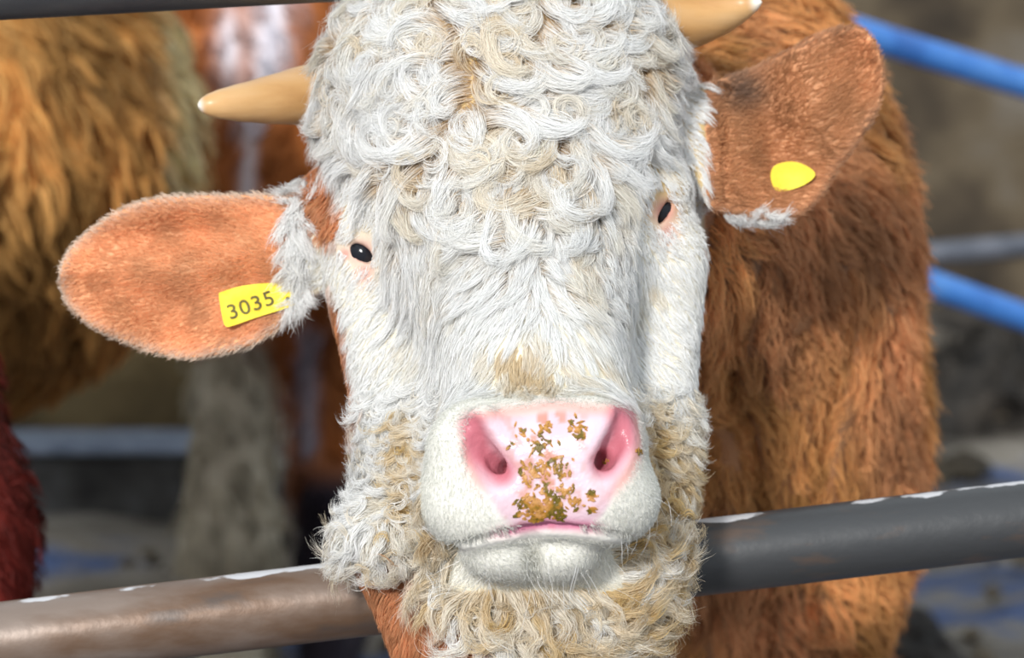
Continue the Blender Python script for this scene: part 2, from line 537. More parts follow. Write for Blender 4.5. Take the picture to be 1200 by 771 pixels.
def skin_color(p):
    x, y = pix(p); w = p[:, 2]
    n1 = fcol(p)[:, None]; n2 = fcol2(p)[:, None]
    wm = white_mask(x, y, w)[:, None]
    fz = sst(290, 220, y)[:, None]
    white = (lin(234, 226, 204) * (1 - fz) + lin(204, 178, 128) * fz) * (.92 + .05 * n1)
    brown = BROWN * (.50 + .08 * n1)
    c = brown * (1 - wm) + white * wm
    l, r = is_ear(x, y, w)
    c = np.where((l | r)[:, None], ORANGE * (.80 + .08 * n1), c)
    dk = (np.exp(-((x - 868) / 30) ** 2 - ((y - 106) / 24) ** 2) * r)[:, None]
    c = c * (1 - .8 * dk) + .8 * dk * lin(84, 70, 62)  # shade in the right ear's hollow, painted into the hide colour
    # muzzle: short white coat over pale skin
    mz = (sst(488, 500, x) * sst(782, 770, x) * sst(452, 466, y) * sst(690, 680, y) * (w < 2.22))[:, None]
    c = c * (1 - mz) + lin(228, 226, 218) * mz
    s = inpoly(NOSE, x, y)
    nm = (sst(5, -5, s + n1[:, 0] * 3) * (w < 2.2))[:, None]
    pk = PINK * (1 + .05 * n2)
    c = c * (1 - nm) + pk * nm
    st = (sst(.55, 1.1, fst(p)) * np.exp(-((x - 640) / 48) ** 2) * nm[:, 0])[:, None] * .75
    c = c * (1 - st) + lin(186, 118, 84) * st
    rim = (np.exp(-(s / 8) ** 2) * (w < 2.2) * sst(600, 560, y))[:, None] * .75
    c = c * (1 - rim) + ROSE * rim
    # inside the nostrils the skin is deep pink
    for path in ([(553, 500), (563, 530), (588, 553)], [(730, 486), (729, 515), (708, 543)]):
        d = np.full(len(p), 99.)
        for a, b in zip(path[:-1], path[1:]):
            a = np.array(a, float); b = np.array(b, float); q = np.stack([x, y], -1)
            t = np.clip((q - a) @ (b - a) / ((b - a) @ (b - a)), 0, 1)
            d = np.minimum(d, np.linalg.norm(q - a - t[:, None] * (b - a), axis=1))
        k = (sst(26, 6, d) * (w < 2.2))[:, None]
        c = c * (1 - k) + DPINK * k
    lip = (np.exp(-((y - np.interp(x, [540, 600, 640, 700, 745], [632, 621, 613, 618, 625])) / 7) ** 2) * sst(560, 600, x) * sst(720, 690, x) * (w < 2.2))[:, None]
    c = c * (1 - lip) + lin(205, 120, 150) * lip
    for E_, a in ((EYE_L, 1.0), (EYE_R, 1.0)):
        ex, ey = pix(E_)
        dx, dy = x - ex, y - ey
        k = np.maximum(np.exp(-(dx ** 2 + dy ** 2) / 16 ** 2), .8 * np.exp(-((dx - 4) / 14) ** 2 - ((dy - 24) / 18) ** 2))
        if E_ is EYE_L:
            k = np.maximum(k, .85 * np.exp(-((dx + 18) / 10) ** 2 - ((dy - 2) / 9) ** 2))
        k = (k * (w < 2.42) * a)[:, None]
        c = c * (1 - k) + lin(206, 140, 128) * k
    return np.clip(c, .01, .95)
_x, _y = pix(bp)
_wet = 1 - .62 * sst(4, -4, inpoly(NOSE, _x, _y)) * (bp[:, 2] < 2.2)
bull = mesh_np('bull', bp, bq, M_skin, col=np.c_[skin_color(bp), _wet])
tag(bull, 'bull with curly white face, pink nose and brown body leaning over the rusty bar', 'bull')

# ------------------------------------------------------------------ hair growing
class Surf:
    def __init__(s, p, q, f):
        s.p, s.q, s.f = p, q, f
        a, b, c, d = (p[q[:, i]] for i in range(4))
        cr = np.cross(c - a, d - b)
        s.area = np.linalg.norm(cr, axis=1) * .5
        s.n = nrm(cr)
        s.cen = (a + b + c + d) / 4
        s.x, s.y = pix(s.cen)
        s.w = s.cen[:, 2]
        s.facing = -(s.n * nrm(s.cen)).sum(-1)
    def sample(s, n, dens):
        wgt = s.area * dens
        cw = np.cumsum(wgt)
        i = np.searchsorted(cw, rng.uniform(0, cw[-1], n))
        i = np.clip(i, 0, len(wgt) - 1)
        a, b = rng.uniform(size=(2, n, 1))
        P = [s.p[s.q[i, k]] for k in range(4)]
        return (P[0] * (1 - a) + P[1] * a) * (1 - b) + (P[3] * (1 - a) + P[2] * a) * b, s.n[i]
def grow(f, root, n0, d0, L, n, kap, h, gravity=0.0, hug=1.0):
    """guide locks: walk along the surface at height h(s), turning by kap; hug 0 lets them leave it"""
    m = len(root)
    P = np.empty((m, n, 3)); NN = np.empty((m, n, 3))
    p = root.copy(); nn = n0.copy()
    t = nrm(d0 - (d0 * nn).sum(-1, keepdims=True) * nn)
    ds = (L / (n - 1))[:, None]
    hug = np.broadcast_to(np.asarray(hug, float), (m,))[:, None]
    for j in range(n):
        P[:, j] = p; NN[:, j] = nn
        if j == n - 1: break
        a = (kap[:, j] * ds[:, 0])[:, None]
        t = t * np.cos(a) + np.cross(nn, t) * np.sin(a)
        t = t + gravity * DOWN * ds / .02
        t = nrm(t)
        p = p + t * ds
        d = f(p)[:, None]
        g = grad(f, p)
        hh = h[:, j + 1][:, None]
        e = hh - d
        p = p + g * np.where(e > 0, e, e * hug) 
        nn = nrm(nn * .3 + g * .7)
        t = nrm(t - (t * nn).sum(-1, keepdims=True) * nn * hug)
    return P, NN
def locks(name, surf, mat, parent, n_guides, n_hairs, dens, dirf, Lf, kapf, hf, colf, n=10, wid=.00035, clump=.75,
          spread=.0, sub=9, shape=1.3, hug=1.0, gravity=0., tip=.25, maxoff=.012, wave=0., wfreq=120., fuzz=.0006, label=None, colr=.08, minlen=.65, root=0.0):
    gr, gn = surf.sample(n_guides, dens)
    x, y = pix(gr)
    d0 = dirf(gr, gn, x, y); L = Lf(gr, x, y)
    kap = kapf(gr, x, y, n); h = hf(gr, x, y, n)
    P, NN = grow(surf.f, gr, gn, d0, L, n, kap, h, gravity, hug)
    if wave:
        T = nrm(np.gradient(P, axis=1)); S = np.cross(T, NN)
        s = np.linspace(0, 1, n)[None, :] * L[:, None]
        ph = rng.uniform(0, 2 * PI, (n_guides, 1))
        amp = wave * np.minimum(1, np.linspace(0, 2.0, n))[None]
        P = P + (np.sin(s * wfreq + ph) - np.sin(ph) )[..., None] * amp[..., None] * S + (np.cos(s * wfreq + ph))[..., None] * (amp * .6)[..., None] * NN
    gcol = colf(gr, x, y)
    hr, hn = surf.sample(n_hairs, dens)
    kd = KDTree(n_guides)
    for i, c in enumerate(gr): kd.insert(c, i)
    kd.balance()
    gi = np.array([kd.find(c)[1] for c in hr], dtype=np.int64)
    off = hr - gr[gi]
    ol = np.linalg.norm(off, axis=1, keepdims=True)
    off = off * np.minimum(1, maxoff / np.maximum(ol, 1e-6))
    keep = ol[:, 0] < maxoff * 1.6
    gi, off, hr = gi[keep], off[keep], hr[keep]; m = len(gi)
    s = np.linspace(0, 1, n)
    prof = 1 - clump * np.clip(s, 0, 1) ** shape
    ns = max(1, m // sub)
    kd = KDTree(ns)
    for i, c in enumerate(hr[:ns]): kd.insert(c, i)
    kd.balance()
    si = np.array([kd.find(c)[1] for c in hr], dtype=np.int64)
    so = hr[si] - hr
    so = np.where(gi[si][:, None] == gi[:, None], so, 0)
    tl = rng.uniform(minlen, 1.0, m)
    # shorten: resample along the guide
    ti = tl[:, None] * np.arange(n)[None]
    i0 = np.minimum(ti.astype(int), n - 2); fr = (ti - i0)[..., None]
    G = P[gi]; GN = NN[gi]
    ar = np.arange(m)[:, None]
    Q = G[ar, i0] * (1 - fr) + G[ar, i0 + 1] * fr
    QN = nrm(GN[ar, i0] * (1 - fr) + GN[ar, i0 + 1] * fr)
    del G, GN
    fz = rng.normal(size=(m, 1, 3)) * fuzz
    fz2 = rng.normal(size=(m, 1, 3)) * fuzz
    Q = Q + (off + so * .0)[:, None] * prof[None, :, None] + so[:, None] * (.92 * sst(0, .55, s) * (.35 + .65 * prof))[None, :, None] + fz * np.sin(s * 5)[None, :, None] + fz2 * (s ** 2 * 2)[None, :, None]
    Q += QN * (rng.uniform(-.5, 1, (m, 1, 1)) * spread * np.minimum(1, s * 3)[None, :, None])
    if surf.f is skin_only:                       # nothing grows across the eyes
        ok = np.ones(m, bool)
        for E_, er in ((EYE_L, .0120), (EYE_R, .0105)):
            ok &= ~((np.linalg.norm((Q - E_) * [1, 1.25, .6], axis=-1) < er).any(1))
            ok &= ~((np.linalg.norm((Q - E_ - [0, .007, -.014]) * [1, 1, .6], axis=-1) < .009).any(1))
        Q, QN, gi = Q[ok], QN[ok], gi[ok]; m = len(gi)
    T = nrm(np.gradient(Q, axis=1))
    tilt = nrm(QN + rng.normal(size=(m, 1, 3)) * .45)
    S = nrm(np.cross(T, tilt))
    W = wid * rng.uniform(.7, 1.3, (m, 1)) * (1 - (1 - tip) * s[None] ** 2)
    A = Q - S * W[..., None]; Bv = Q + S * W[..., None]
    verts = np.stack([A, Bv], 2).reshape(-1, 3)
    base = (np.arange(m) * n * 2)[:, None] + (np.arange(n - 1) * 2)[None]
    quads = np.stack([base, base + 1, base + 3, base + 2], -1).reshape(-1, 4)
    cc = gcol[gi] * (1 + rng.normal(size=(m, 1)) * colr)
    cc = np.clip(cc, .005, .93)
    if root:
        k = (root * rng.uniform(.3, 1.3, (m, 1)) * (1 - sst(.05, .5, s))[None])[..., None]
        cv = cc[:, None] * (1 - k) + TAN * k
        cv = np.repeat(cv[:, :, None], 2, axis=2).reshape(-1, 3)
    else:
        cv = np.repeat(cc, n * 2, axis=0)
    o = mesh_np(name, verts, quads, mat, parent, col=cv)
    if label: o['label'] = label
    print(name, m, 'hairs', len(quads), 'quads')
    return o

S = Surf(bp, bq, skin_only)
vis = S.facing > -.25
eL = np.hypot(S.x - 423, S.y - 296); eR = np.hypot((S.x - 775) * 1.1, S.y - 250)
noeye = sst(14, 21, eL) * sst(14, 22, eR) * (1 - .8 * np.exp(-((S.x - 428) / 12) ** 2 - ((S.y - 322) / 14) ** 2))
earl, earr = is_ear(S.x, S.y, S.w)
ear = earl | earr
nose_s = inpoly(NOSE, S.x, S.y)
front = S.w < 2.47
in_muz = (S.x > 494) & (S.x < 774) & (S.y > 464) & (S.y < 690) & (S.w < 2.19)
face = front & ~ear & ~in_muz & vis & (S.x < 836)
curl_line = 205 + 75 * np.exp(-((S.x - 600) / 110) ** 2) - 25 * sst(450, 380, S.x)
wm_s = white_mask(S.x, S.y, S.w)

fd1, fd2, fd3, fk = Field(31, 9), Field(32, 9), Field(33, 14), Field(34, 11)
def dirs(base, amp):
    def f(r, n, x, y):
        b = base(x, y)
        a = amp * fd1(r)
        c, s_ = np.cos(a), np.sin(a)
        return np.stack([b[0] * c - b[1] * s_, b[0] * s_ + b[1] * c, np.zeros(len(r))], -1)
    return f
def base_forehead(x, y):
    dx = (x - 585) / 190; dy = (y - 120) / 200
    u = .9 * dx + .0; v = -(.75 + .25 * dy)
    m = np.hypot(u, v); return u / m, v / m
def base_face(x, y):
    dx = (x - 612) / 160
    u = .55 * dx; v = -np.ones_like(x)
    m = np.hypot(u, v); return u / m, v / m
def base_down(x, y):
    return np.zeros_like(x), -np.ones_like(x)
def whites(tan_amt, seed, a1=.22, a2=.14):
    f = Field(seed, 14); f2 = Field(seed + 1, 40)
    def g(r, x, y):
        wm = white_mask(x, y, r[:, 2])[:, None]
        t = np.clip(tan_amt(x, y) + a1 * f(r) + rng.normal(size=len(r)) * a2, 0, 1)[:, None]
        c = WHITE * (1 - t) + (CREAM * .45 + TAN * .55) * t
        b = ORANGE * (.85 + .15 * rng.uniform(-1, 1, (len(r), 1)))
        return c * wm + b * (1 - wm)
    return g

# curls of the poll and forehead: flat C and S shaped locks
def kap_curl(lo, hi, start=.0):
    def f(r, x, y, n):
        sgn = np.sign(fk(r) + .35 * rng.normal(size=len(r)))
        k = rng.uniform(lo, hi, len(r)) * sgn
        s = np.linspace(0, 1, n)[None]
        return k[:, None] * (start + (1 - start) * s * 1.6)
    return f
def hconst(h0, h1, jit=.4):
    def f(r, x, y, n):
        s = np.linspace(0, 1, n)[None]
        j = rng.uniform(1 - jit, 1 + jit, (len(r), 1))
        return (h0 * np.minimum(1, s * 4) + (h1 - h0) * s) * j
    return f
fdc, fkc = Field(35, 13, 7), Field(36, 12, 7)
def dirs2(base, amp):
    def f(r, n, x, y):
        b = base(x, y)
        a = amp * (1 - .65 * sst(140, 240, y)) * fdc(r) + rng.normal(size=len(r)) * .18
        c, s_ = np.cos(a), np.sin(a)
        return np.stack([b[0] * c - b[1] * s_, b[0] * s_ + b[1] * c, np.zeros(len(r))], -1)
    return f
def kap_flow(k0, k1, tipk, jit=.25):
    def f(r, x, y, n):
        q = np.clip(fkc(r) * 1.2 + rng.normal(size=len(r)) * jit, -1, 1)
        s = np.linspace(0, 1, n)[None]
        k = rng.uniform(k0, k1, len(r)) * q
        return k[:, None] + (np.sign(q) * rng.uniform(.2, 1, len(r)) * tipk)[:, None] * sst(.45, 1.0, s)
    return f
curl_zone = (S.y < curl_line) & (S.x < np.interp(S.y, [-100, 60, 150, 200], [790, 786, 755, 716])) & (S.x > np.interp(S.y, [-100, 110, 150, 200], [300, 350, 388, 440]))
locks('forehead_curls', S, M_hair, bull, 460, 105000, face * noeye * curl_zone * (wm_s > .5),
      dirs2(base_forehead, .85), lambda r, x, y: rng.uniform(.042, .085, len(r)) * np.where(x > 700, .75, 1) * np.where(x < 420, .7, 1), kap_flow(15, 55, 125, .35), hconst(.005, .0115, .6),
      whites(lambda x, y: -.04 + .10 * np.exp(-((x - 620) / 90) ** 2), 41, .12, .08), n=13, wid=.00026, clump=.80, shape=1.9, spread=.005, maxoff=.014, fuzz=.0011, tip=.25, sub=12, minlen=.5, root=.75, label='curly cream-white forehead locks')
locks('forehead_ringlets', S, M_hair, bull, 120, 9000, face * noeye * curl_zone * (wm_s > .5) * (S.x > 400),
      dirs2(base_forehead, 1.3), lambda r, x, y: rng.uniform(.040, .075, len(r)), lambda r, x, y, n: np.repeat((rng.uniform(70, 125, len(r)) * rng.choice([-1, 1], len(r)))[:, None], n, 1), hconst(.009, .015, .3),
      whites(lambda x, y: .22 + 0 * x, 42, .15, .12), n=16, wid=.00026, clump=.72, shape=.9, spread=.0025, maxoff=.0075, fuzz=.0006, tip=.3, sub=8, root=.5, label='thin cream ringlets')
locks('brow_hair', S, M_hair, bull, 300, 26000, face * noeye * (S.x > 455) * (S.x < 735) * sst(150, 210, S.y) * sst(380, 320, S.y),
      dirs2(base_face, .5), lambda r, x, y: rng.uniform(.026, .050, len(r)) * np.where(x > 700, .6, 1), kap_flow(8, 36, 60, .3), hconst(.0035, .0065, .5),
      whites(lambda x, y: -.06 + .35 * np.exp(-((x - 670) / 22) ** 2 - ((y - 300) / 60) ** 2), 46, .10, .08), n=11, wid=.00025, clump=.7, shape=1.5, spread=.002, maxoff=.010, fuzz=.0007, tip=.25, sub=10, minlen=.5, root=.4)
locks('face_hair', S, M_hair, bull, 2400, 105000, face * noeye * ~curl_zone * ((S.y < 480) | (wm_s < .5)) * (S.x < 836),
      dirs2(base_face, .28), lambda r, x, y: rng.uniform(.015, .026, len(r)) * np.where((x > 745) | (x < 470), .75, 1) * np.where(np.hypot(x - 420, y - 300) < 60, .55, 1) * np.where(np.hypot(x - 779, y - 255) < 50, .5, 1) * (1 + .9 * np.exp(-((x - 640) / 70) ** 2 - ((y - 310) / 80) ** 2)),
      kap_flow(3, 12, 20), lambda r, x, y, n: hconst(.0009, .0019, .5)(r, x, y, n) * (1 + 1.0 * np.exp(-((x - 630) / 75) ** 2 - ((y - 330) / 110) ** 2))[:, None],
      whites(lambda x, y: -.14 + .75 * np.exp(-((x - 608) / 52) ** 2 - ((y - 425) / 42) ** 2) + .6 * np.exp(-((x - 700) / 24) ** 2 - ((y - 428) / 26) ** 2) + .35 * np.exp(-((x - 675) / 18) ** 2 - ((y - 330) / 60) ** 2) + .7 * np.exp(-((x - 458) / 14) ** 2 - ((y - 306) / 10) ** 2), 43, .09, .09), n=7, wid=.00024, clump=.36, spread=.0008, maxoff=.007, fuzz=.0004, sub=12, colr=.05)
locks('jaw_curls', S, M_hair, bull, 1000, 42000, face * sst(430, 510, S.y) * (S.y < 640) * ((S.x < 515) | (S.x > 755) | (S.w > 2.2)) * (wm_s > .5),
      dirs(base_down, .5), lambda r, x, y: rng.uniform(.018, .040, len(r)), kap_curl(70, 200, .4), hconst(.002, .008, .6),
      whites(lambda x, y: np.where(x > 600, .05 + .70 * sst(455, 560, y), -.15 + .65 * sst(450, 520, y) * np.exp(-((x - 478) / 20) ** 2)) + .2 * sst(560, 620, y) * (x > 430), 45, .15, .18), n=12, wid=.00024, clump=.85, shape=1.0, spread=.003, maxoff=.0065, fuzz=.0008, sub=7, tip=.2, minlen=.5)
locks('beard', S, M_hair, bull, 780, 46000, face * (wm_s > .5) * (S.y > 605) * ~((S.x > 540) & (S.x < 705) & (S.y < 682) & (S.w < 2.19)),
      dirs(base_down, .8), lambda r, x, y: rng.uniform(.022, .052, len(r)), kap_curl(20, 120, .3), hconst(.005, .016, .7),
      whites(lambda x, y: .36 + .25 * sst(600, 700, x) - .25 * sst(490, 430, x), 47, .15, .2), n=13, wid=.00026, clump=.8, shape=1.1, spread=.004, maxoff=.009, hug=.5, wave=.0022, wfreq=250, fuzz=.0012, sub=8, tip=.2, minlen=.5)
locks('beard_ringlets', S, M_hair, bull, 420, 9000, face * (wm_s > .5) * sst(440, 500, S.y) * ((S.y > 600) | (S.x < 500) | (S.x > 772)) * ~((S.x > 540) & (S.x < 705) & (S.y < 682) & (S.w < 2.19)),
      dirs(base_down, 1.0), lambda r, x, y: rng.uniform(.022, .045, len(r)), lambda r, x, y, n: np.repeat((rng.uniform(90, 230, len(r)) * rng.choice([-1, 1], len(r)))[:, None], n, 1), lambda r, x, y, n: hconst(.008, .016, .5)(r, x, y, n) * (.35 + .65 * sst(560, 640, y))[:, None],
      whites(lambda x, y: (.45 + .3 * sst(600, 700, x)) * sst(440, 560, y) - .25 * sst(450, 410, x), 48, .2, .25), n=15, wid=.00027, clump=.85, shape=.8, spread=.0015, maxoff=.006, hug=.7, fuzz=.0005, sub=6, tip=.25, minlen=.7)
locks('muzzle_fuzz', S, M_hair, bull, 5000, 36000, vis * in_muz * sst(0, 5, nose_s) * (np.abs(S.y - 4 - np.interp(S.x, [505, 530, 560, 590, 615, 640, 665, 700, 730, 760], [641, 637, 630, 623, 619, 616, 617, 621, 626, 630])) > 8),
      dirs(base_down, .5), lambda r, x, y: rng.uniform(.002, .0045, len(r)), kap_curl(0, 40, .4), hconst(.0005, .0010, .5),
      lambda r, x, y: np.ones((len(r), 1)) * lin(230, 230, 224), n=4, wid=.00016, clump=.1, fuzz=.0003, maxoff=.005, colr=.03)
locks('whiskers', S, M_hair, bull, 70, 70, vis * in_muz * ((S.y > 650) | (S.x > 715)) * (S.y > 560), lambda r, n, x, y: DOWN + np.array([.5, 0, 0]) * ((x - 630) / 120)[:, None] + rng.normal(size=(len(r), 3)) * .25,
      lambda r, x, y: rng.uniform(.014, .030, len(r)), kap_curl(0, 20, .4), hconst(.003, .016, .4), lambda r, x, y: WHITE * (1 + 0 * x[:, None]), n=8, wid=.00022, clump=0, fuzz=.0001, maxoff=.02, sub=1, label='long white whiskers')['kind'] = 'stuff'
#@@EARHAIR
def base_earl(x, y):
    return -np.ones_like(x) * .9, -(y - 320) / 160
def base_earr(x, y):
    return np.ones_like(x) * .8, .3 - (y - 150) / 250
def earcol(r, x, y):
    dl = -inpoly(chaikin(ear_l_poly), x, y); dr = -inpoly(chaikin(ear_r_poly), x, y)
    d = np.where(x < 500, dl, dr)
    t = (np.exp(-(np.maximum(d, 0) / 13.0) ** 2) * np.where(x < 500, 1, .15))[:, None]
    b = np.where((x < 500)[:, None], ORANGE, BROWN * .9)
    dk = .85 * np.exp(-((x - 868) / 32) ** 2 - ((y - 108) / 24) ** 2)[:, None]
    b = b * (1 - dk) + dk * lin(96, 82, 74)  # the ear hollow's shade painted into the hair colour too
    return (b * (1 + .15 * fcol2(r)[:, None] * .5)) * (1 - t) + lin(225, 215, 200) * t
locks('ear_hair', S, M_fur, bull, 5000, 34000, ear * vis,
      lambda r, n, x, y: np.where((x < 500)[:, None], np.stack([*base_earl(x, y), 0 * x], -1), np.stack([*base_earr(x, y), 0 * x], -1)) + rng.normal(size=(len(r), 3)) * .08,
      lambda r, x, y: rng.uniform(.005, .010, len(r)), kap_curl(0, 30, .4), hconst(.0006, .0018, .5),
      earcol, n=5, wid=.00024, clump=.1, fuzz=.0005, maxoff=.006, colr=.05)
dl_e = (front & (S.x > 337) & (S.x < 360) & (S.y > 195) & (S.y < 365))
dr_e = earr & (S.y > 250) & (S.x < 915) & (S.x > 838)
locks('ear_tufts', S, M_hair, bull, 200, 8000, (dl_e * 1.0 + dr_e * .8) * (S.facing > -.5),
      lambda r, n, x, y: np.where((x < 500)[:, None], np.array([-.25, -.9, 0]), np.array([.35, -.4, 0])) + rng.normal(size=(len(r), 3)) * .5,
      lambda r, x, y: rng.uniform(.010, .028, len(r)), kap_curl(5, 35, .4), hconst(.0015, .0040, .5),
      lambda r, x, y: WHITE * (.98 + 0 * x[:, None]), n=8, wid=.00026, clump=.55, shape=1.5, maxoff=.010, spread=.003, fuzz=.0012, sub=8)
coat_d = (S.w > 2.5) * ~ear * np.where((S.w < 3.4) & (S.facing > -.3) & (S.x > 640) & (S.x < 1300) & (S.y < 900) & (S.y > -150), 1, .10)
fb = Field(61, 7)
locks('coat', S, M_fur, bull, 3600, 90000, coat_d,
      lambda r, n, x, y: DOWN + .35 * np.stack([fd1(r * .4), fd2(r * .4), 0 * x], -1) + np.array([.15, 0, 0]),
      lambda r, x, y: rng.uniform(.022, .045, len(r)), kap_curl(5, 35, .3), hconst(.004, .012, .5),
      lambda r, x, y: BROWN * (1 + .10 * fb(r)[:, None] + rng.normal(size=(len(r), 1)) * .1) + (lin(214, 158, 90) - BROWN) * np.clip(.3 + .5 * fcol3(r), 0, 1)[:, None] * .6,
      n=6, wid=.0007, clump=.6, spread=.004, maxoff=.016, fuzz=.0018, colr=.05)
#@@PARTS
M_eye, nt, bs = new_mat('eyeball')
bs.inputs['Base Color'].default_value = (.010, .011, .016, 1); bs.inputs['Roughness'].default_value = .16; bs.inputs['Specular IOR Level'].default_value = .3
def uv_ball(name, c, r, mat, parent, seg=32):
    th = np.linspace(0, PI, seg // 2 + 1)[:, None]; ph = np.linspace(0, 2 * PI, seg, endpoint=False)[None]
    v = np.stack([np.sin(th) * np.cos(ph), np.sin(th) * np.sin(ph), np.cos(th) * np.ones_like(ph)], -1).reshape(-1, 3) * r + c
    i, j = np.meshgrid(np.arange(seg // 2), np.arange(seg), indexing='ij')
    a = i * seg + j; b = i * seg + (j + 1) % seg
    q = np.stack([a, a + seg, b + seg, b], -1).reshape(-1, 4)
    return mesh_np(name, v, q, mat, parent)
uv_ball('eye', EYE_L + [.001, 0, .0165], .0150, M_eye, bull)
uv_ball('eye', EYE_R + [-.002, 0, .0180], .0150, M_eye, bull)

M_horn = noise_mat('horn', [(.46, .23, .08), (.62, .36, .15), (.68, .44, .22)], 14, 5, .38, .15, 60, stretch=(.25, 1, 2.2), spec=.5, dist=.004)
def horn(pts, rads, lab):
    P = np.array([V(*p) for p in pts]); k = 24
    t = np.linspace(0, len(P) - 1, k)
    Q = np.stack([np.interp(t, np.arange(len(P)), P[:, i]) for i in range(3)], -1)
    for _ in range(3): Q[1:-1] = (Q[:-2] + Q[1:-1] * 2 + Q[2:]) / 4
    r = np.interp(t, np.arange(len(P)), rads)
    for _ in range(2): r[1:-1] = (r[:-2] + r[1:-1] * 2 + r[2:]) / 4
    r = r * (1 + .012 * np.sin(np.arange(k) * 2.1))
    o = tube('horn', Q, r, M_horn, bull, 28)
    o['label'] = lab
    nv = len(o.data.vertices); a = o.data.color_attributes.new('Tip', 'FLOAT_COLOR', 'POINT')
    tt = sst(k - 7, k - 2, np.arange(nv) // 28)
    a.data.foreach_set('color', np.repeat(np.c_[tt], 4, 1).astype(np.float32).ravel())
    return o
_nt = M_horn.node_tree; _b = _nt.nodes['Principled BSDF']; _src = _b.inputs['Base Color'].links[0].from_socket
_a = N(_nt, 'ShaderNodeAttribute', attribute_name='Tip'); _mx = N(_nt, 'ShaderNodeMix', data_type='RGBA')
_nt.links.new(_a.outputs['Fac'], _mx.inputs['Factor']); _nt.links.new(_src, _mx.inputs['A']); _mx.inputs['B'].default_value = (.86, .80, .70, 1)
_nt.links.new(_mx.outputs['Result'], _b.inputs['Base Color'])
horn([(400, 105, 2.46), (350, 113, 2.43), (300, 119, 2.40), (262, 122, 2.38), (244, 123, 2.375), (235, 123.5, 2.373), (232, 124, 2.372)], [.028, .0240, .0178, .0130, .0092, .0052, .0008], 'pale amber horn with whitish tip')
horn([(760, 22, 2.46), (800, 18, 2.43), (840, 12, 2.40), (870, 6, 2.38), (884, 4, 2.375), (892, 2, 2.37)], [.034, .030, .022, .013, .007, .001], 'amber horn cut by the frame top')

# ear tags
M_tag = noise_mat('tag_yellow', [(.80, .58, .03), (.92, .74, .06)], 60, 4, .45, .1, dist=.001, pos=[.4, .6])
M_ink = noise_mat('tag_ink', [(.06, .05, .02), (.14, .12, .03)], 90, 3, .6, .1, dist=.0005)
def tag_plate(poly, depthf, th, name='ear_tag'):
    P = chaikin(poly, 2)
    n = len(P)
    fr = np.array([V(x, y, depthf(x, y)) for x, y in P]); bk = fr + [0, 0, th]
    me = bpy.data.meshes.new(name)
    faces = [list(range(n)), list(range(n, 2 * n))[::-1]] + [[i, (i + 1) % n, n + (i + 1) % n, n + i][::-1] for i in range(n)]
    me.from_pydata(to_world(np.concatenate([fr, bk])).tolist(), [], faces); me.update()
    me.materials.append(M_tag)
    return link(name, me, bull)
def ear_front(x, y, base):
    """distance of the ear's near face along the ray through (x, y)"""
    ds = np.arange(base - .06, base + .06, .0005)
    d = skin_only(np.array([V(x, y, k) for k in ds]))
    i = np.argmax(d < 0)
    return ds[i] if (d < 0).any() else base
pl = np.array([[x, y, ear_front(x, y, 2.385)] for x, y in ((262, 352), (268, 375), (300, 345), (300, 365), (335, 340), (335, 352))])
A_ = np.c_[pl[:, :2], np.ones(len(pl))]; co = np.linalg.lstsq(A_, pl[:, 2], rcond=None)[0]
dep = lambda x, y: float(co[0] * x + co[1] * y + co[2]) - .006
t1 = tag_plate([(256, 346), (257, 342), (290, 333), (332, 331), (341, 338), (347, 353), (346, 358), (300, 372), (270, 383), (264, 383), (261, 376)], dep, .0016)
t1['label'] = 'yellow plastic ear tag numbered 3035'
dep2v = ear_front(930, 215, 2.42) - .005
t2 = tag_plate([(902, 203), (908, 192), (930, 188), (950, 196), (958, 206), (940, 219), (912, 226), (905, 218)], lambda x, y: dep2v, .0016)
t2['label'] = 'yellow ear tag half hidden in the ear'
def tag_text(items, parent):
    P0, P1, P2 = (V(x, y, dep(x, y)) for x, y in ((270, 372), (335, 350), (262, 348)))
    ex = nrm(P1 - P0); ey = P2 - P0; ey = nrm(ey - (ey @ ex) * ex); ez = np.cross(ex, ey)
    vv, ff = [], []
    for ch, px, py, size in items:
        cu = bpy.data.curves.new('t', 'FONT'); cu.body = ch; cu.align_x = 'CENTER'; cu.align_y = 'CENTER'
        cu.size = R_(size, 2.36); cu.extrude = .0002; cu.offset = .00012
        ob = bpy.data.objects.new('t', cu); C.objects.link(ob)
        bpy.context.view_layer.update()
        me = ob.to_mesh(); k = len(vv)
        c0 = V(px, py, dep(px, py)) 
        for v in me.vertices:
            vv.append(c0 + ex * v.co.x + ey * v.co.y + ez * (v.co.z + .0006) * (1 if ez[2] < 0 else -1))
        ff += [[k + q for q in p.vertices] for p in me.polygons]
        ob.to_mesh_clear(); bpy.data.objects.remove(ob); bpy.data.curves.remove(cu)
    me = bpy.data.meshes.new('tag_number'); me.from_pydata(to_world(np.array(vv)).tolist(), [], ff); me.update()
    me.materials.append(M_ink)
    link('tag_number', me, parent)
tag_text([('3', 273, 366, 27), ('0', 287, 361, 27), ('3', 301, 356, 27), ('5', 315, 351, 27), ('.', 334, 342, 40)], t1)

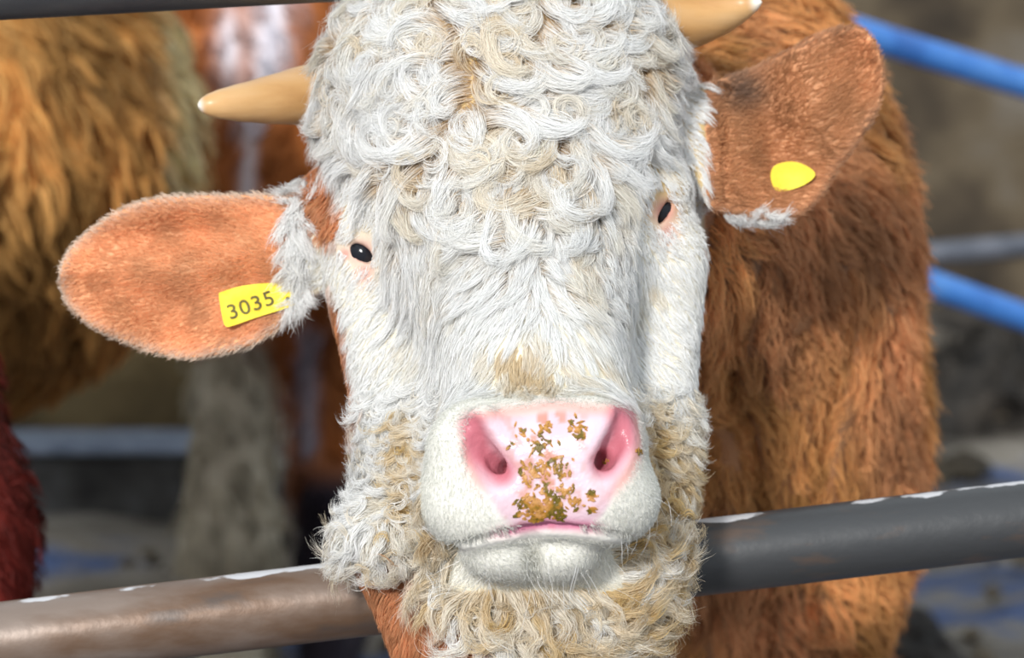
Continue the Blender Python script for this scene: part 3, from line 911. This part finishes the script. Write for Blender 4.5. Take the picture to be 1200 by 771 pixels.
# crumbs of feed stuck on the nose
M_crumb = noise_mat('bran', [(.14, .10, .012), (.40, .19, .03), (.52, .27, .10)], 110, 2, .4, .2, dist=.001, pos=[.4, .5, .62])
def crumbs():
    vv, ff = [], []
    spots = [(612, 508, 8, 8), (632, 520, 16, 14), (640, 512, 14, 10), (676, 503, 9, 26), (680, 510, 6, 10), (640, 546, 14, 22), (655, 548, 16, 20), (625, 558, 16, 30), (618, 590, 12, 40), (640, 590, 18, 60), (650, 600, 16, 50), (632, 604, 12, 40), (672, 588, 12, 18), (694, 580, 5, 14), (660, 575, 18, 16), (693, 597, 4, 8), (640, 500, 6, 8), (600, 520, 5, 4), (748, 530, 4, 4), (712, 542, 4, 4)]
    for (cx, cy, r, k) in spots:
        for _ in range(int(k * 1.1)):
            x = cx + random.gauss(0, r * .5); y = cy + random.gauss(0, r * .5)
            if y > 612: continue
            d = None
            ds = np.arange(2.05, 2.2, .001)
            f = bull_sdf(np.array([V(x, y, q) for q in ds]))
            if not (f < 0).any(): continue
            p = V(x, y, ds[np.argmax(f < 0)])
            n = grad(bull_sdf, p[None])[0]
            a = nrm(np.cross(n, nrm(np.random.default_rng(len(vv)).normal(size=3)))); b = np.cross(n, a)
            l = random.uniform(.0012, .0036); w_ = random.uniform(.0009, .0022); t = random.uniform(.0004, .0009)
            tiltn = nrm(n + a * random.uniform(-.5, .5))
            i = len(vv)
            k1 = random.uniform(.4, .9)
            for sa, sb in ((-1, -.5), (-.2, -1), (1, -.4 * k1), (.8, .6), (-.3, 1 * k1)):
                vv.append(p + a * l * sa + b * w_ * sb + n * .0003)
            for sa, sb in ((-.9, -.4), (-.2, -.8), (.8, -.3 * k1), (.6, .5), (-.3, .8 * k1)):
                vv.append(p + a * l * sa + b * w_ * sb + tiltn * (t + .0003) + n * random.uniform(0, .0006))
            ff += [[i + 5 + q for q in range(5)]] + [[i + q, i + (q + 1) % 5, i + 5 + (q + 1) % 5, i + 5 + q] for q in range(5)]
    me = bpy.data.meshes.new('feed_crumbs')
    me.from_pydata(to_world(np.array(vv)).tolist(), [], ff); me.update(); me.materials.append(M_crumb)
    o = link('feed_crumbs', me)
    tag(o, 'brown and olive crumbs of feed stuck to the pink nose', 'feed crumbs', kind='stuff')
crumbs()

# ------------------------------------------------------------------ bars
#@@BARS
def bar_mat(name, rust):
    m, nt, bs = new_mat(name); L = nt.links
    t = N(nt, 'ShaderNodeTexCoord'); mp = N(nt, 'ShaderNodeMapping'); mp.inputs['Scale'].default_value = (1, 3, 3)
    L.new(t.outputs['Object'], mp.inputs[0])
    nz = N(nt, 'ShaderNodeTexNoise'); nz.inputs['Scale'].default_value = 9; nz.inputs['Detail'].default_value = 8
    L.new(mp.outputs[0], nz.inputs['Vector'])
    sx = N(nt, 'ShaderNodeSeparateXYZ'); L.new(t.outputs['Object'], sx.inputs[0])
    mr = N(nt, 'ShaderNodeMapRange'); mr.inputs['From Min'].default_value = .10; mr.inputs['From Max'].default_value = -.12
    mr.inputs['To Min'].default_value = -.12; mr.inputs['To Max'].default_value = .18
    L.new(sx.outputs['X'], mr.inputs[0])
    ad = N(nt, 'ShaderNodeMath'); L.new(nz.outputs['Fac'], ad.inputs[0]); L.new(mr.outputs[0], ad.inputs[1])
    r = N(nt, 'ShaderNodeValToRGB'); e = r.color_ramp.elements
    e[0].position = .42; e[0].color = (.050, .052, .055, 1)
    e[1].position = .58; e[1].color = (.13, .075, .045, 1) if rust else (.05, .05, .055, 1)
    q = e.new(.8); q.color = (.22, .17, .14, 1) if rust else (.07, .07, .07, 1)
    L.new(ad.outputs[0], r.inputs[0]); L.new(r.outputs[0], bs.inputs['Base Color'])
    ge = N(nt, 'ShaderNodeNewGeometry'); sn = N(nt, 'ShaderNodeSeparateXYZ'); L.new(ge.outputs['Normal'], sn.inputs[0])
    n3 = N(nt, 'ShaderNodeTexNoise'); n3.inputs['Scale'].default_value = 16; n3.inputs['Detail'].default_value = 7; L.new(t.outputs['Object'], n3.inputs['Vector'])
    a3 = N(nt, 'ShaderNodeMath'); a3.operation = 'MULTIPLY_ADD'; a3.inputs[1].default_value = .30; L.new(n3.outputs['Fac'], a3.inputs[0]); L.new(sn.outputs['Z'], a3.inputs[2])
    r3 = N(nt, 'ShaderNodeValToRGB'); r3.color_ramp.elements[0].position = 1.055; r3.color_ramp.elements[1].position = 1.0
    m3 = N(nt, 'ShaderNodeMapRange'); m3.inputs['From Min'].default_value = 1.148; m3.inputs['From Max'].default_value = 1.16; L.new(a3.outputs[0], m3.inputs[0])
    mx = N(nt, 'ShaderNodeMix', data_type='RGBA'); L.new(m3.outputs[0], mx.inputs['Factor']); L.new(r.outputs[0], mx.inputs['A']); mx.inputs['B'].default_value = (.62, .62, .64, 1)  # whitish flecks on upward faces: flaked paint, and the sky highlight painted in
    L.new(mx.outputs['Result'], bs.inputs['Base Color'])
    bs.inputs['Roughness'].default_value = .42; bs.inputs['Metallic'].default_value = .25
    n2 = N(nt, 'ShaderNodeTexNoise'); n2.inputs['Scale'].default_value = 60; n2.inputs['Detail'].default_value = 6
    L.new(t.outputs['Object'], n2.inputs['Vector'])
    b = N(nt, 'ShaderNodeBump'); b.inputs['Strength'].default_value = .35; b.inputs['Distance'].default_value = .002
    L.new(n2.outputs['Fac'], b.inputs['Height']); L.new(b.outputs[0], bs.inputs['Normal'])
    return m
def line3(a, b, n):
    t = np.linspace(0, 1, n)[:, None]
    return a * (1 - t) + b * t
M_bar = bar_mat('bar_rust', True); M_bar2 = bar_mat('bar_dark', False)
feed = bpy.data.objects.new('feed_barrier', None); C.objects.link(feed)
feed.location = to_world(V(600, 681, 2.375)); feed.location.z = 0
tag(feed, 'tubular steel feed barrier of a rusty lower bar and a dark top bar', 'feed barrier')
def keep(o, par):
    o.parent = par; bpy.context.view_layer.update(); o.matrix_parent_inverse = par.matrix_world.inverted(); return o
a, b = V(0, 751, 2.345), V(1200, 608, 2.405)
d_ = b - a
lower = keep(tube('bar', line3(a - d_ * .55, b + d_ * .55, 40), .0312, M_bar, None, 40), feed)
lower['label'] = 'rusty lower bar'
a, b = V(0, -18, 2.36), V(440, -42, 2.38)
d_ = b - a
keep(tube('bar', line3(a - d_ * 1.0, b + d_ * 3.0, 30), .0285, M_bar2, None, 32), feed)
feed.children[1]['label'] = 'dark grey upper bar'
for sx in (-.72, .76):
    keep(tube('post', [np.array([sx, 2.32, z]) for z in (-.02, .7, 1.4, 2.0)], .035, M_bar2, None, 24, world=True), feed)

_q = line3(V(0, 751, 2.345), V(1200, 608, 2.405), 60)
print('BAR CLEARANCE', (bull_sdf(_q) - .0312).min().round(4), 'at', int(np.argmin(bull_sdf(_q))))
M_blue = noise_mat('blue_paint', [(.03, .13, .42), (.05, .20, .58), (.10, .28, .65)], 10, 5, .35, .1, dist=.002, spec=.5)
M_steel = noise_mat('dull_steel', [(.07, .08, .10), (.16, .17, .20)], 12, 5, .45, .2, metallic=.3)
gate = bpy.data.objects.new('tubular_gate', None); C.objects.link(gate); gate.location = (1.11, 5.6, 0)
tag(gate, 'blue painted tubular gate with two slanting rails behind the bull', 'gate')
for (a, b, r) in ((V(1000, 36, 5.2), V(1200, 98, 5.5), .027), (V(1000, 300, 5.2), V(1200, 372, 5.5), .026)):
    d_ = b - a
    keep(tube('rail', line3(a - d_ * .3, b + d_ * .55, 12), r, M_blue, None, 20), gate)
keep(tube('post', [np.array([1.11, 5.72, z]) for z in (-.03, .5, 1.0, 1.75)], .035, M_blue, None, 20, world=True), gate)

rail = bpy.data.objects.new('wall_rail', None)
C.objects.link(rail); rail.location = (1.3, 7.0, 0)
tag(rail, 'dull grey steel rail crossing low in front of the wall behind the gate', 'rail')
a, b = V(1040, 302, 7.0), V(1200, 288, 7.1); d_ = b - a
keep(tube('rail_bar', line3(a - d_ * 2, b + d_ * 2, 8), .028, M_steel, None, 20), rail)
for t in (-1.8, 2.8):
    q = to_world(a + d_ * t)
    keep(tube('post', [np.array([q[0], q[1] + .05, z]) for z in (-.03, .4, q[2] + .05)], .03, M_steel, None, 16, world=True), rail)
#@@BACK
# ------------------------------------------------------------------ cattle behind
def cow_mesh(name, adds, cuts, lo, hi, step, colf, label, mat=M_skin):
    f = make_sdf(adds, cuts)
    ax = [np.arange(lo[i], hi[i], step) for i in range(3)]
    p, q = extract(f, ax)
    o = mesh_np(name, p, q, mat, col=colf(p))
    tag(o, label, 'cow')
    return o, Surf(p, q, f)
def leg(x, y, ztop, rt, x2=None, y2=None, front=True, rk=.062, rc=.045):
    x2 = x if x2 is None else x2; y2 = y if y2 is None else y2
    return [(cone(to_view((x, y, ztop)), to_view((x2, y2, .46)), rt, rk * .95), .05),
            (ell(to_view((x2, y2 - .005, .45)), (rk * 1.08, rk * 1.3, rk * 1.1)), .03),
            (cone(to_view((x2, y2, .42)), to_view((x2, y2 + .02, .12)), rk * .8, rc), .03),
            (cone(to_view((x2, y2 + .01, .12)), to_view((x2, y2 - .03, .03)), rc * 1.1, rc * 1.45), .02)]
# cow at the left: flank fills the upper left, white band at its edge
fw = Field(71, 3.0)
def flank_col(p):
    x, y = pix(p)
    n = fw(p)[:, None]
    band = np.exp(-((x - np.interp(y, [0, 60, 120, 220], [168, 184, 196, 198])) / 18) ** 2)[:, None]
    c = lin(216, 164, 96) * (.88 + .14 * n)
    return np.clip(c * (1 - band) + lin(232, 220, 176) * band, .01, .9)
W = lambda px, py, d: V(px, py, d)
cowA = [(ell(V(-60, 180, 4.35), (R_(276, 4.35), R_(290, 4.35), .55)), .05),
        (ell(V(-330, 170, 4.5), (R_(330, 4.35), R_(270, 4.35), .38)), .1)]
zA = to_world(V(-60, 190, 4.35))
for lx, ly in ((-1.05, 4.1), (-1.35, 4.3), (-1.9, 4.2), (-1.75, 4.5)):
    cowA += leg(lx, ly, .95, .13)
cowA += [(cone(V(-620, 120, 4.5), V(-760, 60, 4.5), .22, .16), .1), (ell(V(-830, 40, 4.5), (.22, .13, .13)), .06)]
oA, sA = cow_mesh('cow', cowA, [], (-2.6, -1.75, 3.2), (-.1, 1.0, 5.6), .016, flank_col, 'golden brown cow with a white band on its flank at the far left')
locks('coat', sA, M_fur, oA, 2400, 24000, np.where((sA.facing > -.2) & (sA.x > -120) & (sA.x < 230) & (sA.y < 520), 1, .15),
      lambda r, n, x, y: DOWN + .3 * np.stack([fd1(r * .3), fd2(r * .3), 0 * x], -1),
      lambda r, x, y: rng.uniform(.05, .10, len(r)), kap_curl(2, 20, .3), hconst(.012, .030, .6),
      lambda r, x, y: flank_col(r) * rng.uniform(.6, 1.25, (len(r), 1)), n=6, wid=.0020, clump=.85, spread=.006, maxoff=.03)
# second cow: stands face on, pale front leg, brown and white chest
fw2 = Field(73, 2.2)
def cowB_col(p):
    x, y = pix(p); n = fw2(p)[:, None]
    c = lin(176, 104, 50) * (.85 + .15 * n)
    pale = np.maximum.reduce([np.exp(-((x - np.interp(y, [0, 90, 150, 220], [318, 312, 292, 290])) / np.interp(y, [0, 90, 150, 220], [26, 22, 8, 9])) ** 2),
                              np.exp(-((x - 268) / 15) ** 2 - ((y - 55) / 50) ** 2)])[:, None]
    c = c * (1 - pale) + lin(206, 204, 214) * pale
    k = (sst(372, 430, y) * sst(345, 325, x - np.interp(y, [400, 640], [-20, 5])))[:, None]
    c = c * (1 - k) + lin(186, 178, 158) * (.9 + .1 * n) * k
    st = (np.exp(-((x - 360) / 12) ** 2) * sst(360, 400, y) * sst(560, 500, y))[:, None]
    c = c * (1 - st) + lin(170, 168, 182) * st
    dk = (sst(520, 580, y) * sst(338, 352, x))[:, None]
    c = c * (1 - dk) + lin(40, 34, 44) * dk
    return np.clip(c, .01, .9)
dB = 5.25
cowB = [(ell(V(330, 150, dB), (R_(140, dB), R_(270, dB), .30)), .05),
        (ell(V(470, 150, dB + .75), (R_(190, dB), R_(290, dB), .85)), .10),
        (cone(V(278, 330, dB - .02), V(276, 470, dB - .02), R_(62, dB), R_(44, dB)), .05),
        (cone(V(276, 470, dB - .02), V(270, 620, dB), R_(46, dB), R_(52, dB)), .04),
        (ell(V(268, 650, dB), (R_(58, dB), R_(60, dB), .075)), .04),
        (cone(V(268, 670, dB), V(268, 860, dB + .05), R_(42, dB), R_(36, dB)), .03),
        (cone(V(268, 860, dB + .05), to_view((to_world(V(268, 860, dB))[0], 5.2, .03)), .055, .075), .02),
        (cone(V(372, 330, dB + .1), V(378, 520, dB + .1), R_(56, dB), R_(36, dB)), .05),
        (ell(V(380, 560, dB + .1), (R_(40, dB), R_(60, dB), .06)), .03),
        (cone(V(380, 560, dB + .1), V(378, 800, dB + .15), R_(34, dB), R_(28, dB)), .03),
        (cone(V(378, 800, dB + .15), to_view((to_world(V(378, 800, dB))[0], 5.4, .03)), .045, .07), .02)]
for lx, ly in ((-.34, 6.6), (.05, 6.6)):
    cowB += leg(lx, ly, .9, .13)
oB, sB = cow_mesh('cow', cowB, [], (-.85, -1.9, 4.7), (.6, 1.0, 7.3), .014, cowB_col, 'brown and white cow standing on a thick pale foreleg behind the ear of the bull')
locks('coat', sB, M_fur, oB, 1700, 17000, np.where((sB.facing > -.1) & (sB.x > 180) & (sB.x < 430) & (sB.y < 720), 1, .15),
      lambda r, n, x, y: DOWN + .3 * np.stack([fd1(r * .3), fd2(r * .3), 0 * x], -1),
      lambda r, x, y: rng.uniform(.02, .05, len(r)), kap_curl(2, 20, .3), hconst(.006, .012, .6),
      lambda r, x, y: cowB_col(r) * rng.uniform(.7, 1.2, (len(r), 1)), n=5, wid=.0018, clump=.8, spread=.004, maxoff=.025)
# dark red animal, only a foreleg reaches into the frame
fw3 = Field(75, 5)
dC = 2.95
xC = to_world(V(-30, 640, dC))
cowC = [(cone(V(-95, 430, dC), V(-42, 600, dC), .075, .055), .05), (ell(V(-32, 640, dC), (.062, .10, .07)), .04),
        (cone(V(-36, 690, dC), V(-40, 1000, dC), .052, .04), .03), (cone(V(-40, 1000, dC), to_view((xC[0], 2.95, .03)), .04, .065), .03),
        (ell(V(-360, 330, dC + .33), (R_(240, dC), R_(240, dC), .42)), .08)]
for lx, ly in ((-1.0, 3.05), (-.80, 3.6), (-1.05, 3.6)):
    cowC += leg(lx, ly, .85, .11)
oC, sC = cow_mesh('cow', cowC, [], (-1.5, -1.8, 2.3), (-.3, .6, 4.3), .014, lambda p: np.clip(lin(96, 30, 24) * (.8 + .2 * fw3(p)[:, None]), .005, .9), 'dark red-brown beast of which one knee shows at the lower left edge')
locks('coat', sC, M_fur, oC, 1600, 16000, np.where((sC.facing > -.3) & (sC.x > -140) & (sC.y > 350) & (sC.y < 800), 1, .2),
      lambda r, n, x, y: DOWN + 0 * r, lambda r, x, y: rng.uniform(.015, .03, len(r)), kap_curl(2, 20, .3), hconst(.003, .008, .6),
      lambda r, x, y: lin(96, 32, 26) * rng.uniform(.6, 1.2, (len(r), 1)), n=5, wid=.0009, clump=.6, spread=.003, maxoff=.015)

# wall foot, ledge, clods
box_mesh('trim_1', (-5, 6.35, -.08), (-.66, 6.45, .115), M_kerb, kind='structure', bev=.015)
box_mesh('trim_2', (-5, 6.33, .118), (-.65, 6.45, .150), M_ledge, kind='structure', bev=.008)
box_mesh('wall_left', (-5, 6.46, -.1), (-.66, 6.60, 1.6), M_wall2, kind='structure')
def clods():
    vv, ff = [], []
    base = np.array([[1, 0, 0], [-1, 0, 0], [0, 1, 0], [0, -1, 0], [0, 0, 1], [0, 0, -1.]])
    tri = [(0, 2, 4), (2, 1, 4), (1, 3, 4), (3, 0, 4), (2, 0, 5), (1, 2, 5), (3, 1, 5), (0, 3, 5)]
    r = np.random.default_rng(5)
    for k in range(1100):
        x = r.uniform(-2.2, 2.4); y = r.uniform(4.6, 8.3)
        if x < -.5 and y > 6.2: continue
        if x < 0 and r.uniform() < .6 or r.uniform() < .35 + .5 * math.sin(x * 3.1 + 1) * math.sin(y * 4.3): continue
        s = r.uniform(.008, .032) * (2.2 if (x > .9 and 6.6 < y < 7.8) else 1)
        i = len(vv)
        v = base * s * r.uniform(.6, 1.2, (6, 1)) * [1.2, 1.2, .7]
        a = r.uniform(0, 6.28); c, s_ = math.cos(a), math.sin(a)
        for q in v:
            vv.append((x + q[0] * c - q[1] * s_, y + q[0] * s_ + q[1] * c, q[2] + .0))
        ff += [tuple(i + t for t in f) for f in tri]
    me = bpy.data.meshes.new('dung_clods'); me.from_pydata(vv, [], ff); me.update()
    me.materials.append(noise_mat('clod', [(.02, .017, .013), (.07, .055, .035), (.16, .13, .09)], 5, 4, .8, .4, 60))
    o = link('dung_clods', me)
    tag(o, 'dark clods of dung and straw strewn over the yard behind the cattle', 'dung', kind='stuff')
clods()
def heap(cx, cy, rx, ry, hz, seed, lab):
    n, m = 40, 12
    vv = [(cx, cy, hz)]; ff = []
    f = Field(seed, 5); g = Field(seed + 1, 14)
    for j in range(1, m + 1):
        for i in range(n):
            a = 2 * PI * i / n; q = j / m
            p = np.array([[cx + rx * q * math.cos(a), cy + ry * q * math.sin(a), 0]])
            k = 1 + .18 * float(f(p)[0])
            z = hz * (1 - q * q) * (1 + .25 * float(g(p)[0])) - .05 * (j == m)
            vv.append((cx + rx * q * k * math.cos(a), cy + ry * q * k * math.sin(a), z))
    for i in range(n): ff.append((0, 1 + i, 1 + (i + 1) % n))
    for j in range(m - 1):
        for i in range(n):
            a = 1 + j * n + i; b = 1 + j * n + (i + 1) % n
            ff.append((a, a + n, b + n, b))
    me = bpy.data.meshes.new('dung_heap'); me.from_pydata(vv, [], ff); me.update(); me.materials.append(M_dung)
    for p in me.polygons: p.use_smooth = True
    tag(link('dung_heap', me), lab, 'dung', kind='stuff')
M_dung = noise_mat('dung', [(.008, .007, .006), (.022, .019, .016), (.06, .05, .04)], 14, 6, .6, .9, 40)
heap(1.30, 7.4, .36, .42, .14, 91, 'black heap of dung behind the bull below the blue rails')
heap(.78, 5.30, .075, .20, .04, 93, 'small black lump of dung under the bar beside the foreleg of the bull')
